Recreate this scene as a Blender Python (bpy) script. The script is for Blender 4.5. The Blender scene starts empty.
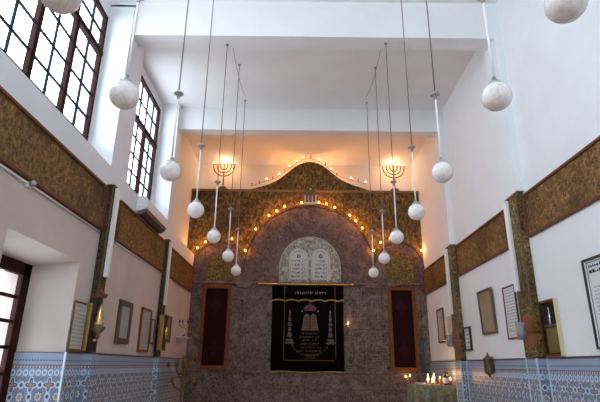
import bpy, bmesh, math, random
from mathutils import Vector, Matrix
random.seed(7)
sc = bpy.context.scene
C = sc.collection
PI = math.pi
WL, WR, D = -3.5, 4.12, 15.7          # left wall, right wall, front wall (metres)
CEN = 0.34                            # axis of the ark

# ------------------------------------------------------------------ nodes
class N:
    """a socket with arithmetic"""
    def __init__(s, t, k): s.t, s.k = t, k
    def op(s, o, a, b=None, c=None):
        n = s.t.nodes.new('ShaderNodeMath'); n.operation = o
        for i, v in enumerate((a, b, c)):
            if v is None: continue
            if isinstance(v, N): s.t.links.new(v.k, n.inputs[i])
            else: n.inputs[i].default_value = v
        return N(s.t, n.outputs[0])
    def __add__(s, o): return s.op('ADD', s, o)
    def __sub__(s, o): return s.op('SUBTRACT', s, o)
    def __rsub__(s, o): return s.op('SUBTRACT', o, s)
    def __mul__(s, o): return s.op('MULTIPLY', s, o)
    def __truediv__(s, o): return s.op('DIVIDE', s, o)
    def lt(s, o): return s.op('LESS_THAN', s, o)
    def gt(s, o): return s.op('GREATER_THAN', s, o)
    def abs(s): return s.op('ABSOLUTE', s)
    def mod(s, o): return s.op('FLOORED_MODULO', s, o)
    def floor(s): return s.op('FLOOR', s)
    def cos(s): return s.op('COSINE', s)
    def sqrt(s): return s.op('SQRT', s)
    def max(s, o): return s.op('MAXIMUM', s, o)
    def min(s, o): return s.op('MINIMUM', s, o)
    def atan2(s, o): return s.op('ARCTAN2', s, o)

def mat(name, col=(.8, .8, .8), rough=.6, metal=0, **kw):
    m = bpy.data.materials.new(name); m.use_nodes = True
    b = m.node_tree.nodes['Principled BSDF']
    b.inputs['Base Color'].default_value = (*col, 1)
    b.inputs['Roughness'].default_value = rough
    b.inputs['Metallic'].default_value = metal
    for k, v in kw.items():
        b.inputs[k.replace('_', ' ')].default_value = v
    return m
def bsdf(m): return m.node_tree.nodes['Principled BSDF']
def pos(m):
    t = m.node_tree
    g = t.nodes.new('ShaderNodeNewGeometry'); s = t.nodes.new('ShaderNodeSeparateXYZ')
    t.links.new(g.outputs['Position'], s.inputs[0])
    return g.outputs['Position'], N(t, s.outputs[0]), N(t, s.outputs[1]), N(t, s.outputs[2])
def objco(m, sc_=(1, 1, 1)):
    t = m.node_tree
    c = t.nodes.new('ShaderNodeTexCoord'); mp = t.nodes.new('ShaderNodeMapping')
    mp.inputs['Scale'].default_value = sc_
    t.links.new(c.outputs['Object'], mp.inputs[0]); return mp.outputs[0]
def noise(m, v, scale, detail=4, rough=.6, dist=0):
    n = m.node_tree.nodes.new('ShaderNodeTexNoise')
    m.node_tree.links.new(v, n.inputs['Vector'])
    n.inputs['Scale'].default_value = scale; n.inputs['Detail'].default_value = detail
    n.inputs['Roughness'].default_value = rough; n.inputs['Distortion'].default_value = dist
    return n.outputs['Fac'] if 'Fac' in n.outputs else n.outputs[0]
def ramp(m, fac, stops):
    r = m.node_tree.nodes.new('ShaderNodeValToRGB')
    e = r.color_ramp.elements
    while len(e) < len(stops): e.new(.5)
    for k, (p, c) in enumerate(stops):
        e[k].position = p; e[k].color = (*c, 1)
    m.node_tree.links.new(fac.k if isinstance(fac, N) else fac, r.inputs[0]); return r.outputs[0]
def mix(m, fac, a, b, mode='MIX'):
    n = m.node_tree.nodes.new('ShaderNodeMix'); n.data_type = 'RGBA'; n.blend_type = mode
    for i, v in ((0, fac), (6, a), (7, b)):
        if isinstance(v, N): v = v.k
        if isinstance(v, (int, float)): n.inputs[i].default_value = v
        elif isinstance(v, tuple): n.inputs[i].default_value = (*v, 1)
        else: m.node_tree.links.new(v, n.inputs[i])
    return n.outputs[2]
def setcol(m, s): m.node_tree.links.new(s, bsdf(m).inputs['Base Color'])
def bump(m, h, st=.3, dist=.02):
    n = m.node_tree.nodes.new('ShaderNodeBump')
    n.inputs['Strength'].default_value = st; n.inputs['Distance'].default_value = dist
    m.node_tree.links.new(h.k if isinstance(h, N) else h, n.inputs['Height'])
    m.node_tree.links.new(n.outputs[0], bsdf(m).inputs['Normal'])

def plaster(name, a, b):
    m = mat(name, a, .7); p, *_ = pos(m)
    setcol(m, ramp(m, noise(m, p, 1.3, 5), [(.35, a), (.7, b)]))
    bump(m, noise(m, p, 9, 4), .12, .02); return m
M = {}
M['wall'] = plaster('painted plaster', (.76, .77, .785), (.81, .82, .835))
M['lowwall'] = plaster('lower plaster with bounce tint', (.56, .47, .425), (.64, .55, .50))  # warm pink bounce light is put into the left lower wall colour
M['ceil'] = plaster('ceiling paint', (.78, .77, .77), (.82, .815, .815))

def carved(name, dark, midc, gold, scale, streak=(1, 1, 1), big=(.5, .62), bs=1.0):
    m = mat(name, midc, .55, 0, Specular_IOR_Level=.22)
    t = m.node_tree
    g, *_ = pos(m)
    mp = t.nodes.new('ShaderNodeMapping'); mp.inputs['Scale'].default_value = streak
    t.links.new(g, mp.inputs[0]); v = mp.outputs[0]
    n1 = noise(m, v, scale, 6, .75, .6)
    c = ramp(m, n1, [(.36, dark), (.5, midc), (.66, gold)])
    n2 = noise(m, g, bs, 3, .5)
    c = mix(m, ramp(m, n2, [(big[0], (0, 0, 0)), (big[1], (1, 1, 1))]), c, mix(m, .55, c, dark))
    setcol(m, c)
    bump(m, n1, .8, .03); return m
M['band'] = carved('carved and gilded wood', (.035, .022, .012), (.17, .092, .035), (.45, .23, .07), 16, (1, 1, 1))
M['pil'] = carved('gilded fretwork', (.015, .010, .005), (.15, .10, .035), (.60, .42, .15), 20)
M['pilshade'] = carved('shaded gilded fretwork', (.012, .008, .005), (.055, .034, .016), (.20, .13, .05), 20)  # same fretwork as the right side, with the left wall's shade in its colour
M['mosaic'] = carved('gold mosaic', (.02, .013, .006), (.12, .075, .024), (.36, .23, .07), 12, (1, 1, .55), (.4, .75))
M['goldmos'] = carved('bright gold mosaic', (.025, .018, .007), (.13, .09, .028), (.36, .26, .085), 16, (1, 1, 1), (.6, .9))
M['greenmos'] = carved('pale green mosaic', (.10, .10, .08), (.32, .31, .26), (.72, .70, .62), 13, (1, 1, .6), (.6, .9))
def marble(name, a, b, c_, bricks=True):
    m = mat(name, b, .42, 0, Specular_IOR_Level=.18); g, x, y, z = pos(m)
    n1 = noise(m, g, 1.7, 6, .65, 1.6)
    n2 = noise(m, g, 7, 6, .7, 2.4)
    n3 = noise(m, g, 22, 4, .7, 1.0)
    c = mix(m, .5, ramp(m, n1, [(.42, a), (.5, b), (.60, c_)]), ramp(m, n2, [(.42, a), (.5, b), (.58, c_)]))
    c = mix(m, .35, c, ramp(m, n3, [(.42, a), (.6, c_)]))
    vein = (N(m.node_tree, n2) - .5).abs().lt(.012)
    c = mix(m, vein * .5, c, tuple(v * 1.5 for v in c_))
    if bricks:
        j = ((x + 50.03).mod(.62)).lt(.010).max((z + .05).mod(.9).lt(.010))
        c = mix(m, j * .7, c, (.015, .012, .011))
    setcol(m, c); return m
M['marble'] = marble('veined brown marble', (.014, .009, .007), (.085, .053, .040), (.30, .215, .175))
M['archmarble'] = marble('veined mauve marble', (.020, .011, .009), (.08, .047, .037), (.24, .155, .13), False)
M['redwood'] = mat('reddish wood', (.13, .045, .025), .5, 0, Specular_IOR_Level=.2)
g = objco(M['redwood'], (3, 3, 3)); setcol(M['redwood'], ramp(M['redwood'], noise(M['redwood'], g, 6, 4), [(.3, (.10, .032, .018)), (.7, (.19, .07, .035))]))
M['doorwood'] = mat('varnished wood', (.20, .07, .02), .5, 0, Specular_IOR_Level=.15)
g = objco(M['doorwood'], (6, 6, 1)); setcol(M['doorwood'], ramp(M['doorwood'], noise(M['doorwood'], g, 7, 4), [(.3, (.13, .036, .009)), (.7, (.25, .08, .018))]))
M['winwood'] = mat('dark brown window wood', (.030, .010, .008), .8, 0, Specular_IOR_Level=.1)
M['iron'] = mat('dark iron', (.012, .011, .02), .8, 0, Specular_IOR_Level=.1)
M['white'] = mat('white enamel', (.82, .81, .80), .35)
M['opal'] = mat('white opal glass', (.83, .80, .785), .18)
g = objco(M['opal'], (1, 1, 1))
setcol(M['opal'], ramp(M['opal'], noise(M['opal'], g, 7, 3, .5, 2.5), [(.38, (.74, .66, .61)), (.5, (.86, .81, .77)), (.60, (.77, .70, .65))]))
M['chrome'] = mat('brushed chrome', (.42, .41, .42), .3, .9)
M['wire'] = mat('brown twisted flex', (.17, .12, .11), .6)
M['brass'] = mat('polished brass', (.72, .48, .16), .25, .9)
M['dbrass'] = mat('aged brass', (.22, .13, .04), .42, .75)
M['bronze'] = mat('dark bronze', (.17, .11, .07), .45, .6)
M['velvet'] = mat('black velvet', (.004, .0035, .004), 1, 0, Specular_IOR_Level=.05)
M['burg'] = mat('burgundy velvet', (.020, .003, .005), .9, 0, Specular_IOR_Level=.2)
M['pink'] = mat('rose brocade motif', (.036, .005, .010), .9, 0, Specular_IOR_Level=.2)
M['dimgold'] = mat('dim gold thread', (.26, .155, .045), .6)
M['goldth'] = mat('gold thread', (.46, .30, .08), .5, .3)
M['redth'] = mat('rose thread', (.13, .035, .035), .7)
M['silth'] = mat('silver thread', (.45, .40, .40), .6, .2)
M['ink'] = mat('black ink', (.015, .015, .02), .8, 0, Specular_IOR_Level=.1)
M['stone'] = plaster('white marble', (.55, .53, .53), (.68, .66, .65))
M['paper'] = plaster('aged paper', (.52, .49, .43), (.62, .585, .52))
M['wpaper'] = plaster('white paper', (.62, .64, .66), (.72, .73, .74))
M['bpaper'] = plaster('brown parchment', (.24, .17, .10), (.34, .25, .15))
M['gpaper'] = plaster('grey paper', (.38, .37, .36), (.48, .47, .45))
M['olive'] = mat('olive brown frame', (.10, .07, .035), .45)
M['blackf'] = mat('black frame', (.02, .02, .025), .35)
M['cream'] = mat('cream lacquer', (.62, .52, .33), .4)
M['void'] = mat('dark lining', (.02, .014, .01), .7)
M['silver'] = mat('silver', (.7, .68, .66), .25, .9)
M['cloth'] = mat('green damask cloth', (.15, .15, .09), .8)
g = objco(M['cloth']); setcol(M['cloth'], ramp(M['cloth'], noise(M['cloth'], g, 14, 3, .6, 1), [(.4, (.17, .155, .09)), (.65, (.32, .29, .18))]))
M['blue'] = mat('blue cloth', (.03, .09, .14), .8)
M['cobalt'] = mat('cobalt enamel', (.02, .03, .22), .3)
M['acwhite'] = mat('white plastic', (.80, .80, .79), .35)
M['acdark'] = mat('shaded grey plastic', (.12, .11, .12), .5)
M['bottle'] = mat('dark bottle glass', (.03, .015, .008), .1)
M['label'] = mat('white label', (.7, .72, .76), .6)
M['amber'] = mat('amber glass', (.65, .22, .04), .1)
bsdf(M['amber']).inputs['Transmission Weight'].default_value = .5
M['cup'] = mat('smoky glass', (.33, .29, .30), .12)
bsdf(M['cup']).inputs['Transmission Weight'].default_value = .35
M['wax'] = mat('white wax', (.85, .8, .7), .4)
M['floor'] = plaster('warm marble floor', (.46, .33, .26), (.58, .43, .35))
M['outwall'] = mat('sill stone', (.62, .62, .63), .6)
def glow(name, col, s):
    m = mat(name, col, .4)
    bsdf(m).inputs['Emission Color'].default_value = (*col, 1); bsdf(m).inputs['Emission Strength'].default_value = s
    return m
M['bulb'] = glow('lit bulb', (1, .50, .10), 3.0)
M['whitebulb'] = glow('lit warm white bulb', (1, .80, .5), 3)
M['flame'] = glow('flame', (1, .62, .22), 6)
M['deadbulb'] = mat('unlit bulb', (.30, .12, .04), .3)
# thin window glass: see-through with a faint reflection
m = bpy.data.materials.new('window glass'); m.use_nodes = True; t = m.node_tree; t.nodes.clear()
o_ = t.nodes.new('ShaderNodeOutputMaterial'); mx = t.nodes.new('ShaderNodeMixShader')
tr = t.nodes.new('ShaderNodeBsdfTransparent'); gl = t.nodes.new('ShaderNodeBsdfGlossy')
tr.inputs[0].default_value = (.95, .97, .98, 1); gl.inputs['Roughness'].default_value = .02
mx.inputs[0].default_value = .06
t.links.new(tr.outputs[0], mx.inputs[1]); t.links.new(gl.outputs[0], mx.inputs[2]); t.links.new(mx.outputs[0], o_.inputs[0])
M['glass'] = m

# glazed mosaic tiles of the dado (pattern laid in metres along the wall)
def tiles(name, light, mid, dark, tan, grout):
    m = mat(name, mid, .38, 0, Specular_IOR_Level=.35); g, x, y, z = pos(m)
    u = x + y + 40.0
    P = .32
    def cell(su, sz, p):
        a = (u + su).mod(p) - p / 2; b = (z + sz).mod(p) - p / 2
        return a, b, (a * a + b * b).sqrt()
    a, b, r = cell(0, .03, P)
    th = b.atan2(a)
    fl = r - ((th * 8).cos() * .010 + .068)
    a2, b2, r2 = cell(P / 2, .03 + P / 2, P)
    th2 = b2.atan2(a2)
    fl2 = r2 - ((th2 * 4).cos() * .024 + .084)
    a3, b3, r3 = cell(P / 4, .03 + P / 4, P / 2)
    n = noise(m, g, 6, 3)
    c = mix(m, ramp(m, n, [(.35, (0, 0, 0)), (.65, (1, 1, 1))]), mid, tuple(v * .8 for v in mid))
    c = mix(m, (r3 - .042).abs().lt(.010), c, light)
    c = mix(m, r3.lt(.02), c, dark)
    c = mix(m, fl2.abs().lt(.010), c, light)
    c = mix(m, (fl2 + .03).abs().lt(.008), c, dark)
    c = mix(m, fl2.lt(-.038), c, tan)
    c = mix(m, fl.lt(.012), c, grout)
    c = mix(m, fl.lt(-.012), c, light)
    c = mix(m, fl.lt(-.032), c, tan)
    # 20 cm tile joints
    j = u.mod(.2).lt(.004).max((z + .03).mod(.2).lt(.004))
    c = mix(m, j * .5, c, grout)
    # the border courses above
    ur = u.mod(.11) - .055; zr = z - 1.415
    rr = (ur * ur + zr * zr).sqrt()
    ring = mix(m, (rr - .036).abs().lt(.011), mid, light)
    c = mix(m, z.gt(1.355), c, ring)
    c = mix(m, z.gt(1.475), c, mix(m, (u.mod(.055)).lt(.02), grout, light))
    c = mix(m, z.gt(1.51), c, mix(m, z.gt(1.525), grout, (mix_c(mid, light, .25))))
    dots = ((u.mod(.05) - .025).abs().lt(.014)) * ((z - 1.585).abs().lt(.010))
    c = mix(m, dots, c, dark)
    c = mix(m, z.gt(1.685), c, grout)
    setcol(m, c); return m
def mix_c(a, b, f): return tuple(p * (1 - f) + q * f for p, q in zip(a, b))
M['tile'] = tiles('blue glazed tiles', (.56, .65, .75), (.22, .285, .41), (.045, .06, .15), (.34, .25, .20), (.19, .13, .13))

# ------------------------------------------------------------------ mesh helpers
def box(bm, x0, x1, y0, y1, z0, z1):
    v = [bm.verts.new(p) for p in ((x0, y0, z0), (x1, y0, z0), (x1, y1, z0), (x0, y1, z0), (x0, y0, z1), (x1, y0, z1), (x1, y1, z1), (x0, y1, z1))]
    for f in ((0, 3, 2, 1), (4, 5, 6, 7), (0, 1, 5, 4), (1, 2, 6, 5), (2, 3, 7, 6), (3, 0, 4, 7)):
        bm.faces.new([v[i] for i in f])
def prism(bm, pts, axis, a, b):
    """outline pts (2D) swept along axis from a to b"""
    def q(p, w):
        return {'x': (w, p[0], p[1]), 'y': (p[0], w, p[1]), 'z': (p[0], p[1], w)}[axis]
    A = [bm.verts.new(q(p, a)) for p in pts]; B = [bm.verts.new(q(p, b)) for p in pts]
    bm.faces.new(A); bm.faces.new(B[::-1])
    for i in range(len(pts)):
        j = (i + 1) % len(pts); bm.faces.new((A[i], B[i], B[j], A[j]))
def tube(bm, pts, r, seg=8, cap=True):
    pts = [Vector(p) for p in pts]; rings = []
    for i, p in enumerate(pts):
        d = (pts[min(i + 1, len(pts) - 1)] - pts[max(i - 1, 0)]).normalized()
        up = Vector((0, 0, 1)) if abs(d.z) < .9 else Vector((1, 0, 0))
        s = d.cross(up).normalized(); t_ = s.cross(d)
        rr = r[i] if isinstance(r, (list, tuple)) else r
        rings.append([bm.verts.new(p + (s * math.cos(a) + t_ * math.sin(a)) * rr) for a in (2 * PI * k / seg for k in range(seg))])
    for A, B in zip(rings, rings[1:]):
        for k in range(seg): bm.faces.new((A[k], A[(k + 1) % seg], B[(k + 1) % seg], B[k])).smooth = True
    if cap:
        bm.faces.new(rings[0][::-1]); bm.faces.new(rings[-1])
def lathe(bm, c, prof, seg=24):
    rings = []
    for r, z in prof:
        rings.append([bm.verts.new((c[0] + max(r, .0004) * math.cos(2 * PI * k / seg), c[1] + max(r, .0004) * math.sin(2 * PI * k / seg), c[2] + z)) for k in range(seg)])
    for A, B in zip(rings, rings[1:]):
        for k in range(seg): bm.faces.new((A[k], A[(k + 1) % seg], B[(k + 1) % seg], B[k])).smooth = True
    bm.faces.new(rings[0][::-1]); bm.faces.new(rings[-1])
def ball(bm, c, r, seg=24, sz=1):
    lathe(bm, c, [(r * math.sin(PI * k / (seg // 2)), -r * sz * math.cos(PI * k / (seg // 2))) for k in range(seg // 2 + 1)], seg)
def arcpts(cx, cz, rx, rz, a0, a1, n):
    return [(cx + rx * math.cos(a0 + (a1 - a0) * k / n), cz + rz * math.sin(a0 + (a1 - a0) * k / n)) for k in range(n + 1)]

def obj(name, bm, m, parent=None, bevel=0):
    if parent is not None:
        L_ = parent
        off = Vector((0, 0, 0))
        while L_ is not None: off += L_.location; L_ = L_.parent
        bmesh.ops.translate(bm, verts=bm.verts, vec=-off)
    bmesh.ops.recalc_face_normals(bm, faces=bm.faces)
    me = bpy.data.meshes.new(name); bm.to_mesh(me); bm.free()
    o = bpy.data.objects.new(name, me); C.objects.link(o)
    me.materials.append(M[m] if isinstance(m, str) else m)
    if parent is not None: o.parent = parent
    if bevel:
        b = o.modifiers.new('bevel', 'BEVEL'); b.width = bevel; b.segments = 2; b.limit_method = 'ANGLE'
    return o
def mk(fn, *a, **k):
    bm = bmesh.new(); fn(bm, *a, **k); return bm
def many(lst):
    bm = bmesh.new()
    for fn, *a in lst: fn(bm, *a)
    return bm
def tag(o, label, cat, group=None):
    o['label'] = label; o['category'] = cat
    if group: o['group'] = group
    return o
def thing(name, loc, label, cat, group=None):
    o = bpy.data.objects.new(name, None); C.objects.link(o); o.location = loc; o.empty_display_size = .1
    return tag(o, label, cat, group)
def struct(name, bm, m, parent=None, bevel=0):
    o = obj(name, bm, m, parent, bevel)
    if parent is None: o['kind'] = 'structure'
    return o
def dup(root, loc, label):
    r = root.copy(); C.objects.link(r); r.location = loc; r['label'] = label
    for ch in list(root.children):
        c = ch.copy(); C.objects.link(c); c.parent = r
        for g_ in list(ch.children):
            d = g_.copy(); C.objects.link(d); d.parent = c
    return r
tn = [0]
def trim(bm, m, bevel=0):
    tn[0] += 1; return struct('trim_%d' % tn[0], bm, m, None, bevel)

# ------------------------------------------------------------------ room shell
Y0 = -4.0
ZS = 5.0       # sill line of the clerestory
XO = -4.35     # outer face of the left wall
XW = -4.0      # plane of the clerestory glass
struct('floor', mk(box, XO, WR + .3, Y0 - .3, 16.9, -.1, 0), 'floor')
bm = bmesh.new()
box(bm, XO, WR + .3, Y0 - .3, 8.30, 8.87, 9.1)
struct('ceiling', bm, 'ceil')
bm = bmesh.new(); box(bm, XO, WR + .3, 8.30, 16.9, 8.64, 9.1)
struct('ceiling', bm, 'ceil')
# left wall, lower half with the splayed door recess
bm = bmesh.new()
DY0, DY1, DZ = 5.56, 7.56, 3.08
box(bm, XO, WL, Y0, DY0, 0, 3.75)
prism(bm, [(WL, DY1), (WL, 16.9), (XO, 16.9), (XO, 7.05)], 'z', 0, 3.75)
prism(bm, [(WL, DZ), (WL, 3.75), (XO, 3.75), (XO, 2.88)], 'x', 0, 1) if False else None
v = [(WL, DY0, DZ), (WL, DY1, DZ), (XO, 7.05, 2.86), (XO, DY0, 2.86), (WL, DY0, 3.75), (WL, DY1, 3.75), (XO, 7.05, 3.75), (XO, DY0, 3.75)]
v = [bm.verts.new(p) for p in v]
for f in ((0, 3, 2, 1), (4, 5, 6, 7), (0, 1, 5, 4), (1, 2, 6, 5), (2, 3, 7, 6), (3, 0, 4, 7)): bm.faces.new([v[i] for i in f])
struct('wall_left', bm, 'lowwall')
bm = bmesh.new()
box(bm, XO, WL, Y0, 16.9, 3.75, ZS)
struct('wall_left', bm, 'wall')
# sloping sills, piers and the wall round the clerestory windows
W1 = (3.95, 8.12); W2 = (10.12, 12.05); W0 = (-.7, 3.1)
bm = bmesh.new()
for a, b in ((-.7, 3.2), (3.95, 8.2), (9.05, 12.2)):
    prism(bm, [(WL, ZS - .01), (XO, ZS - .01), (XO, 5.42), (XW, 5.42)], 'y', a, b)
trim(bm, 'outwall')
bm = bmesh.new()
for a, b in ((Y0, -.7), (3.2, 3.95), (8.2, 9.05), (12.2, 12.78)):
    box(bm, XO, WL, a, b, ZS, 8.87 if b < 8.3 else 8.66)
box(bm, XO, WL, 8.2, 8.30, 8.62, 8.87)
struct('wall_left', bm, 'wall')
bm = bmesh.new()
box(bm, XO, XW, W0[1], 3.2, 5.42, 8.87); box(bm, XO, XW, -.7, W0[1], 8.27, 8.87)
box(bm, XO, XW, W1[1], 8.2, 5.42, 8.87); box(bm, XO, XW, 3.95, W1[1], 8.27, 8.87)
box(bm, XO, XW, 9.05, W2[0], 5.42, 8.7); box(bm, XO, XW, W2[1], 12.2, 5.42, 8.7)
box(bm, XO, XW, W2[0], W2[1], 8.36, 8.7)
box(bm, XO, -3.77, 12.78, 16.9, ZS, 8.7)
struct('wall_left', bm, 'wall')
# right wall, its shallow piers, rear wall
struct('wall_right', mk(box, WR, WR + .3, Y0, 16.9, 0, 8.87), 'wall')
trim(mk(box, WR - .145, WR + .02, 8.26, 8.84, 4.63, 8.88), 'wall')
trim(mk(box, WR - .14, WR + .02, 12.38, 12.84, 4.63, 8.66), 'wall')
bm = bmesh.new()
box(bm, XO, WR + .3, Y0 - .3, Y0, 0, 5.3); box(bm, XO, WR + .3, Y0 - .3, Y0, 8.0, 8.87)
box(bm, XO, -2.4, Y0 - .3, Y0, 5.3, 8.0); box(bm, 3.0, WR + .3, Y0 - .3, Y0, 5.3, 8.0)
struct('wall_back', bm, 'wall')
# ceiling beams
trim(mk(box, -3.6, WR + .05, 8.28, 8.69, 7.98, 8.9), 'ceil')
trim(mk(box, -3.6, WR + .05, 12.4, 12.75, 7.95, 8.75), 'ceil')

# ------------------------------------------------------------------ windows
def window(idx, y0, y1, z0, z1, zt, leaves, cols, rows, toprows, detail=True):
    fr = bmesh.new(); x0, x1 = XW - .06, XW + .03; f = .075
    box(fr, x0, x1, y0, y1, z0, z0 + f); box(fr, x0, x1, y0, y1, z1 - f, z1)
    box(fr, x0, x1, y0, y0 + f, z0, z1); box(fr, x0, x1, y1 - f, y1, z0, z1)
    w = struct('window_%d' % idx, fr, 'winwood', None, .008)
    obj('transom', mk(box, x0, x1 + .015, y0, y1, zt - .055, zt + .055), 'winwood', w, .008)
    for k in range(1, leaves):
        y = y0 + (y1 - y0) * k / leaves
        obj('mullion', mk(box, x0, x1, y - .055, y + .055, z0, zt), 'winwood', w, .008)
    g_ = .014
    for k in range(1, cols):
        y = y0 + (y1 - y0) * k / cols
        obj('glazing_bar', mk(box, x0 + .02, x1 - .03, y - g_, y + g_, z0, z1), 'iron', w)
    zs = [z0 + (zt - z0) * k / rows for k in range(1, rows)] + [zt + (z1 - zt) * k / toprows for k in range(1, toprows)]
    for z in zs: obj('glazing_bar', mk(box, x0 + .02, x1 - .03, y0, y1, z - g_, z + g_), 'iron', w)
    obj('glass_pane', mk(box, XW - .03, XW - .026, y0 + .02, y1 - .02, z0 + .02, z1 - .02), 'glass', w)
    # scrolled iron window guard outside the lower panes
    if detail:
        sb = bmesh.new(); n = leaves * 3
        for k in range(n):
            yc = y0 + (y1 - y0) * (k + .5) / n; rr = (y1 - y0) / n * .3
            for s in (1, -1):
                pts = []
                for q in range(22):
                    a = q / 21 * 2.6 * PI; r_ = rr * (1 - q / 30)
                    pts.append((XW - .22, yc + s * r_ * math.cos(a) * .8, z0 + .28 + s * .12 + r_ * math.sin(a) * .8))
                tube(sb, pts, .006, 5)
        tube(sb, [(XW - .22, y0, z0 + .52), (XW - .22, y1, z0 + .52)], .007, 5)
        tube(sb, [(XW - .22, y0, z0 + .04), (XW - .22, y1, z0 + .04)], .007, 5)
        M.setdefault('guard', mat('pale blue painted iron', (.12, .2, .42), .5))
        obj('window_guard', sb, 'guard', w)
    return w
window(1, W1[0], W1[1], 5.42, 8.27, 7.38, 4, 8, 4, 2)
window(2, W2[0], W2[1], 5.42, 8.36, 7.20, 2, 4, 4, 2)
window(3, W0[0], W0[1], 5.42, 8.27, 7.38, 4, 8, 4, 2, False)
# unseen rear window added to brighten the room (behind the camera)
fr = bmesh.new()
for a, b in ((-2.4, -2.3), (.25, .35), (2.9, 3.0)): box(fr, a, b, Y0 - .2, Y0 - .1, 5.3, 8.0)
for a, b in ((5.3, 5.4), (7.9, 8.0), (6.7, 6.76)): box(fr, -2.4, 3.0, Y0 - .2, Y0 - .1, a, b)
w4 = struct('window_4', fr, 'winwood')
obj('glass_pane', mk(box, -2.38, 2.98, Y0 - .155, Y0 - .15, 5.32, 7.98), 'glass', w4)

# glazed door in the recess at lower left
x0, x1 = -4.12, -4.04
fr = bmesh.new()
box(fr, x0, x1, DY0 + .0, DY0 + .16, 0, 2.96); box(fr, x0, x1, 7.02, 7.22, 0, 2.96)
box(fr, x0, x1, DY0, 7.22, 2.76, 2.96); box(fr, x0, x1, DY0, 7.22, 0, .7)
box(fr, x0, x1, 6.24, 6.36, .7, 2.76)
d1 = struct('door_1', fr, 'winwood', None, .008)
for z in (1.05, 1.40, 1.75, 2.10, 2.44): obj('glazing_bar', mk(box, x0 + .015, x1 - .015, DY0 + .1, 7.1, z - .022, z + .022), 'winwood', d1)
obj('glass_pane', mk(box, x0 + .035, x0 + .04, DY0 + .1, 7.1, .65, 2.8), 'glass', d1)

# ------------------------------------------------------------------ dado of tiles
TZ = 1.70
bm = bmesh.new()
box(bm, WL - .01, WL + .03, Y0, DY0, 0, TZ); box(bm, WL - .01, WL + .03, DY1, D, 0, TZ)
prism(bm, [(WL + .03, DY1 - .035), (WL + .03, DY1 + .02), (-4.04, 7.24), (-4.04, 7.19)], 'z', 0, TZ)
struct('baseboard_left', bm, 'tile')
struct('baseboard_right', mk(box, WR - .03, WR + .01, Y0, D, 0, TZ), 'tile')
bm = bmesh.new()
box(bm, WR - .19, WR, 8.32, 8.82, 0, TZ); box(bm, WR - .17, WR, 12.32, 12.82, 0, TZ)
box(bm, WL, WL + .18, 8.13, 8.38, 0, TZ); box(bm, WL, WL + .16, 12.12, 12.38, 0, TZ)
trim(bm, 'tile')
M['bead'] = mat('pale blue glazed bead', (.50, .60, .68), .3)
bm = bmesh.new()
for x, y in ((WR - .19, 8.32), (WR - .19, 8.70), (WR - .17, 12.32), (WR - .17, 12.75)):
    box(bm, x - .012, x + .012, y - .012, y + .012, 0, TZ + .005)
for x, y in ((WR - .035, 8.28), (WR - .035, 12.28)): box(bm, x - .01, x + .01, y - .012, y + .012, 0, TZ + .005)
box(bm, WL + .015, WL + .045, DY1 - .05, DY1 - .02, 0, TZ + .005)
trim(bm, 'bead')
# ledge that finishes the dado
bm = bmesh.new()
for a, b in ((Y0, DY0), (DY1 + .0, D)): box(bm, WL, WL + .045, a, b, TZ, TZ + .02)
box(bm, WR - .045, WR, Y0, D, TZ, TZ + .02)
trim(bm, M['blackf'] if False else mat('dark dado cap', (.10,.08,.10), .4))

# ------------------------------------------------------------------ front wall
bm = bmesh.new()
box(bm, WL, WR, D, 16.1, 0, 4.08)
struct('wall_front', bm, 'marble')
struct('wall_front', mk(box, XO, WR + .3, 16.55, 16.9, 3.9, 8.7), mat('cream plaster', (.78, .74, .70), .7))
# mosaic field of the upper wall
bm = bmesh.new(); box(bm, -3.77, WR, D + .02, 16.1, 4.08, 7.27)
trim(bm, 'mosaic')
bm = bmesh.new(); box(bm, -3.77, WR, D - .03, 16.13, 7.27, 7.34)
trim(bm, mat('gilded ledge', (.22, .13, .04), .45, .2), .01)
# mouldings
bm = bmesh.new(); box(bm, WL, WR, D - .07, D + .02, 4.04, 4.11); box(bm, WL, WR, D - .045, D + .02, 1.32, 1.37)
trim(bm, 'marble', .015)
# pilasters either side of the ark
bm = bmesh.new()
for a, b in ((-1.99, -1.60), (2.19, 2.62), (-3.49, -3.28), (3.9, 4.12)):
    box(bm, a, b, D - .035, D + .01, 1.37, 4.05)
    if -3 < a < 3:
        box(bm, a - .04, b + .04, D - .06, D, 3.82, 3.88); box(bm, a - .06, b + .06, D - .075, D, 3.93, 4.05)
        box(bm, a + .1, a + .13, D - .045, D, 1.45, 3.8); box(bm, b - .13, b - .1, D - .045, D, 1.45, 3.8)
trim(bm, 'marble', .008)
# arches
def arch_outline(cx, hw, z0, ztop, n=28, stilt=.0):
    return [(cx - hw, z0), *[(x, z) for x, z in arcpts(cx, z0 + stilt, hw, ztop - z0 - stilt, PI, 0, n)], (cx + hw, z0)]
main = [(-1.86, 4.08), (-1.82, 4.9)] + [(-1.62, 5.45), (-1.30, 5.98), (-.87, 6.36), (-.50, 6.56), (-.08, 6.68), (CEN, 6.715), (.76, 6.68), (1.18, 6.56), (1.55, 6.36), (1.98, 5.98), (2.30, 5.45)] + [(2.50, 4.9), (2.54, 4.08)]
def smooth2(p, n=3):
    for _ in range(n):
        q = [p[0]]
        for a, b in zip(p, p[1:]):
            q += [(a[0] * .75 + b[0] * .25, a[1] * .75 + b[1] * .25), (a[0] * .25 + b[0] * .75, a[1] * .25 + b[1] * .75)]
        p = q + [p[-1]]
    return p
trim(mk(prism, smooth2(main, 2), 'y', D - .06, D + .03), 'archmarble', .012)
trim(mk(prism, arch_outline(-2.64, .86, 4.08, 5.44, 28, .45), 'y', D - .035, D + .03), 'archmarble', .01)
trim(mk(prism, arch_outline(3.30, .82, 4.08, 5.48, 28, .45), 'y', D - .035, D + .03), 'archmarble', .01)
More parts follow.
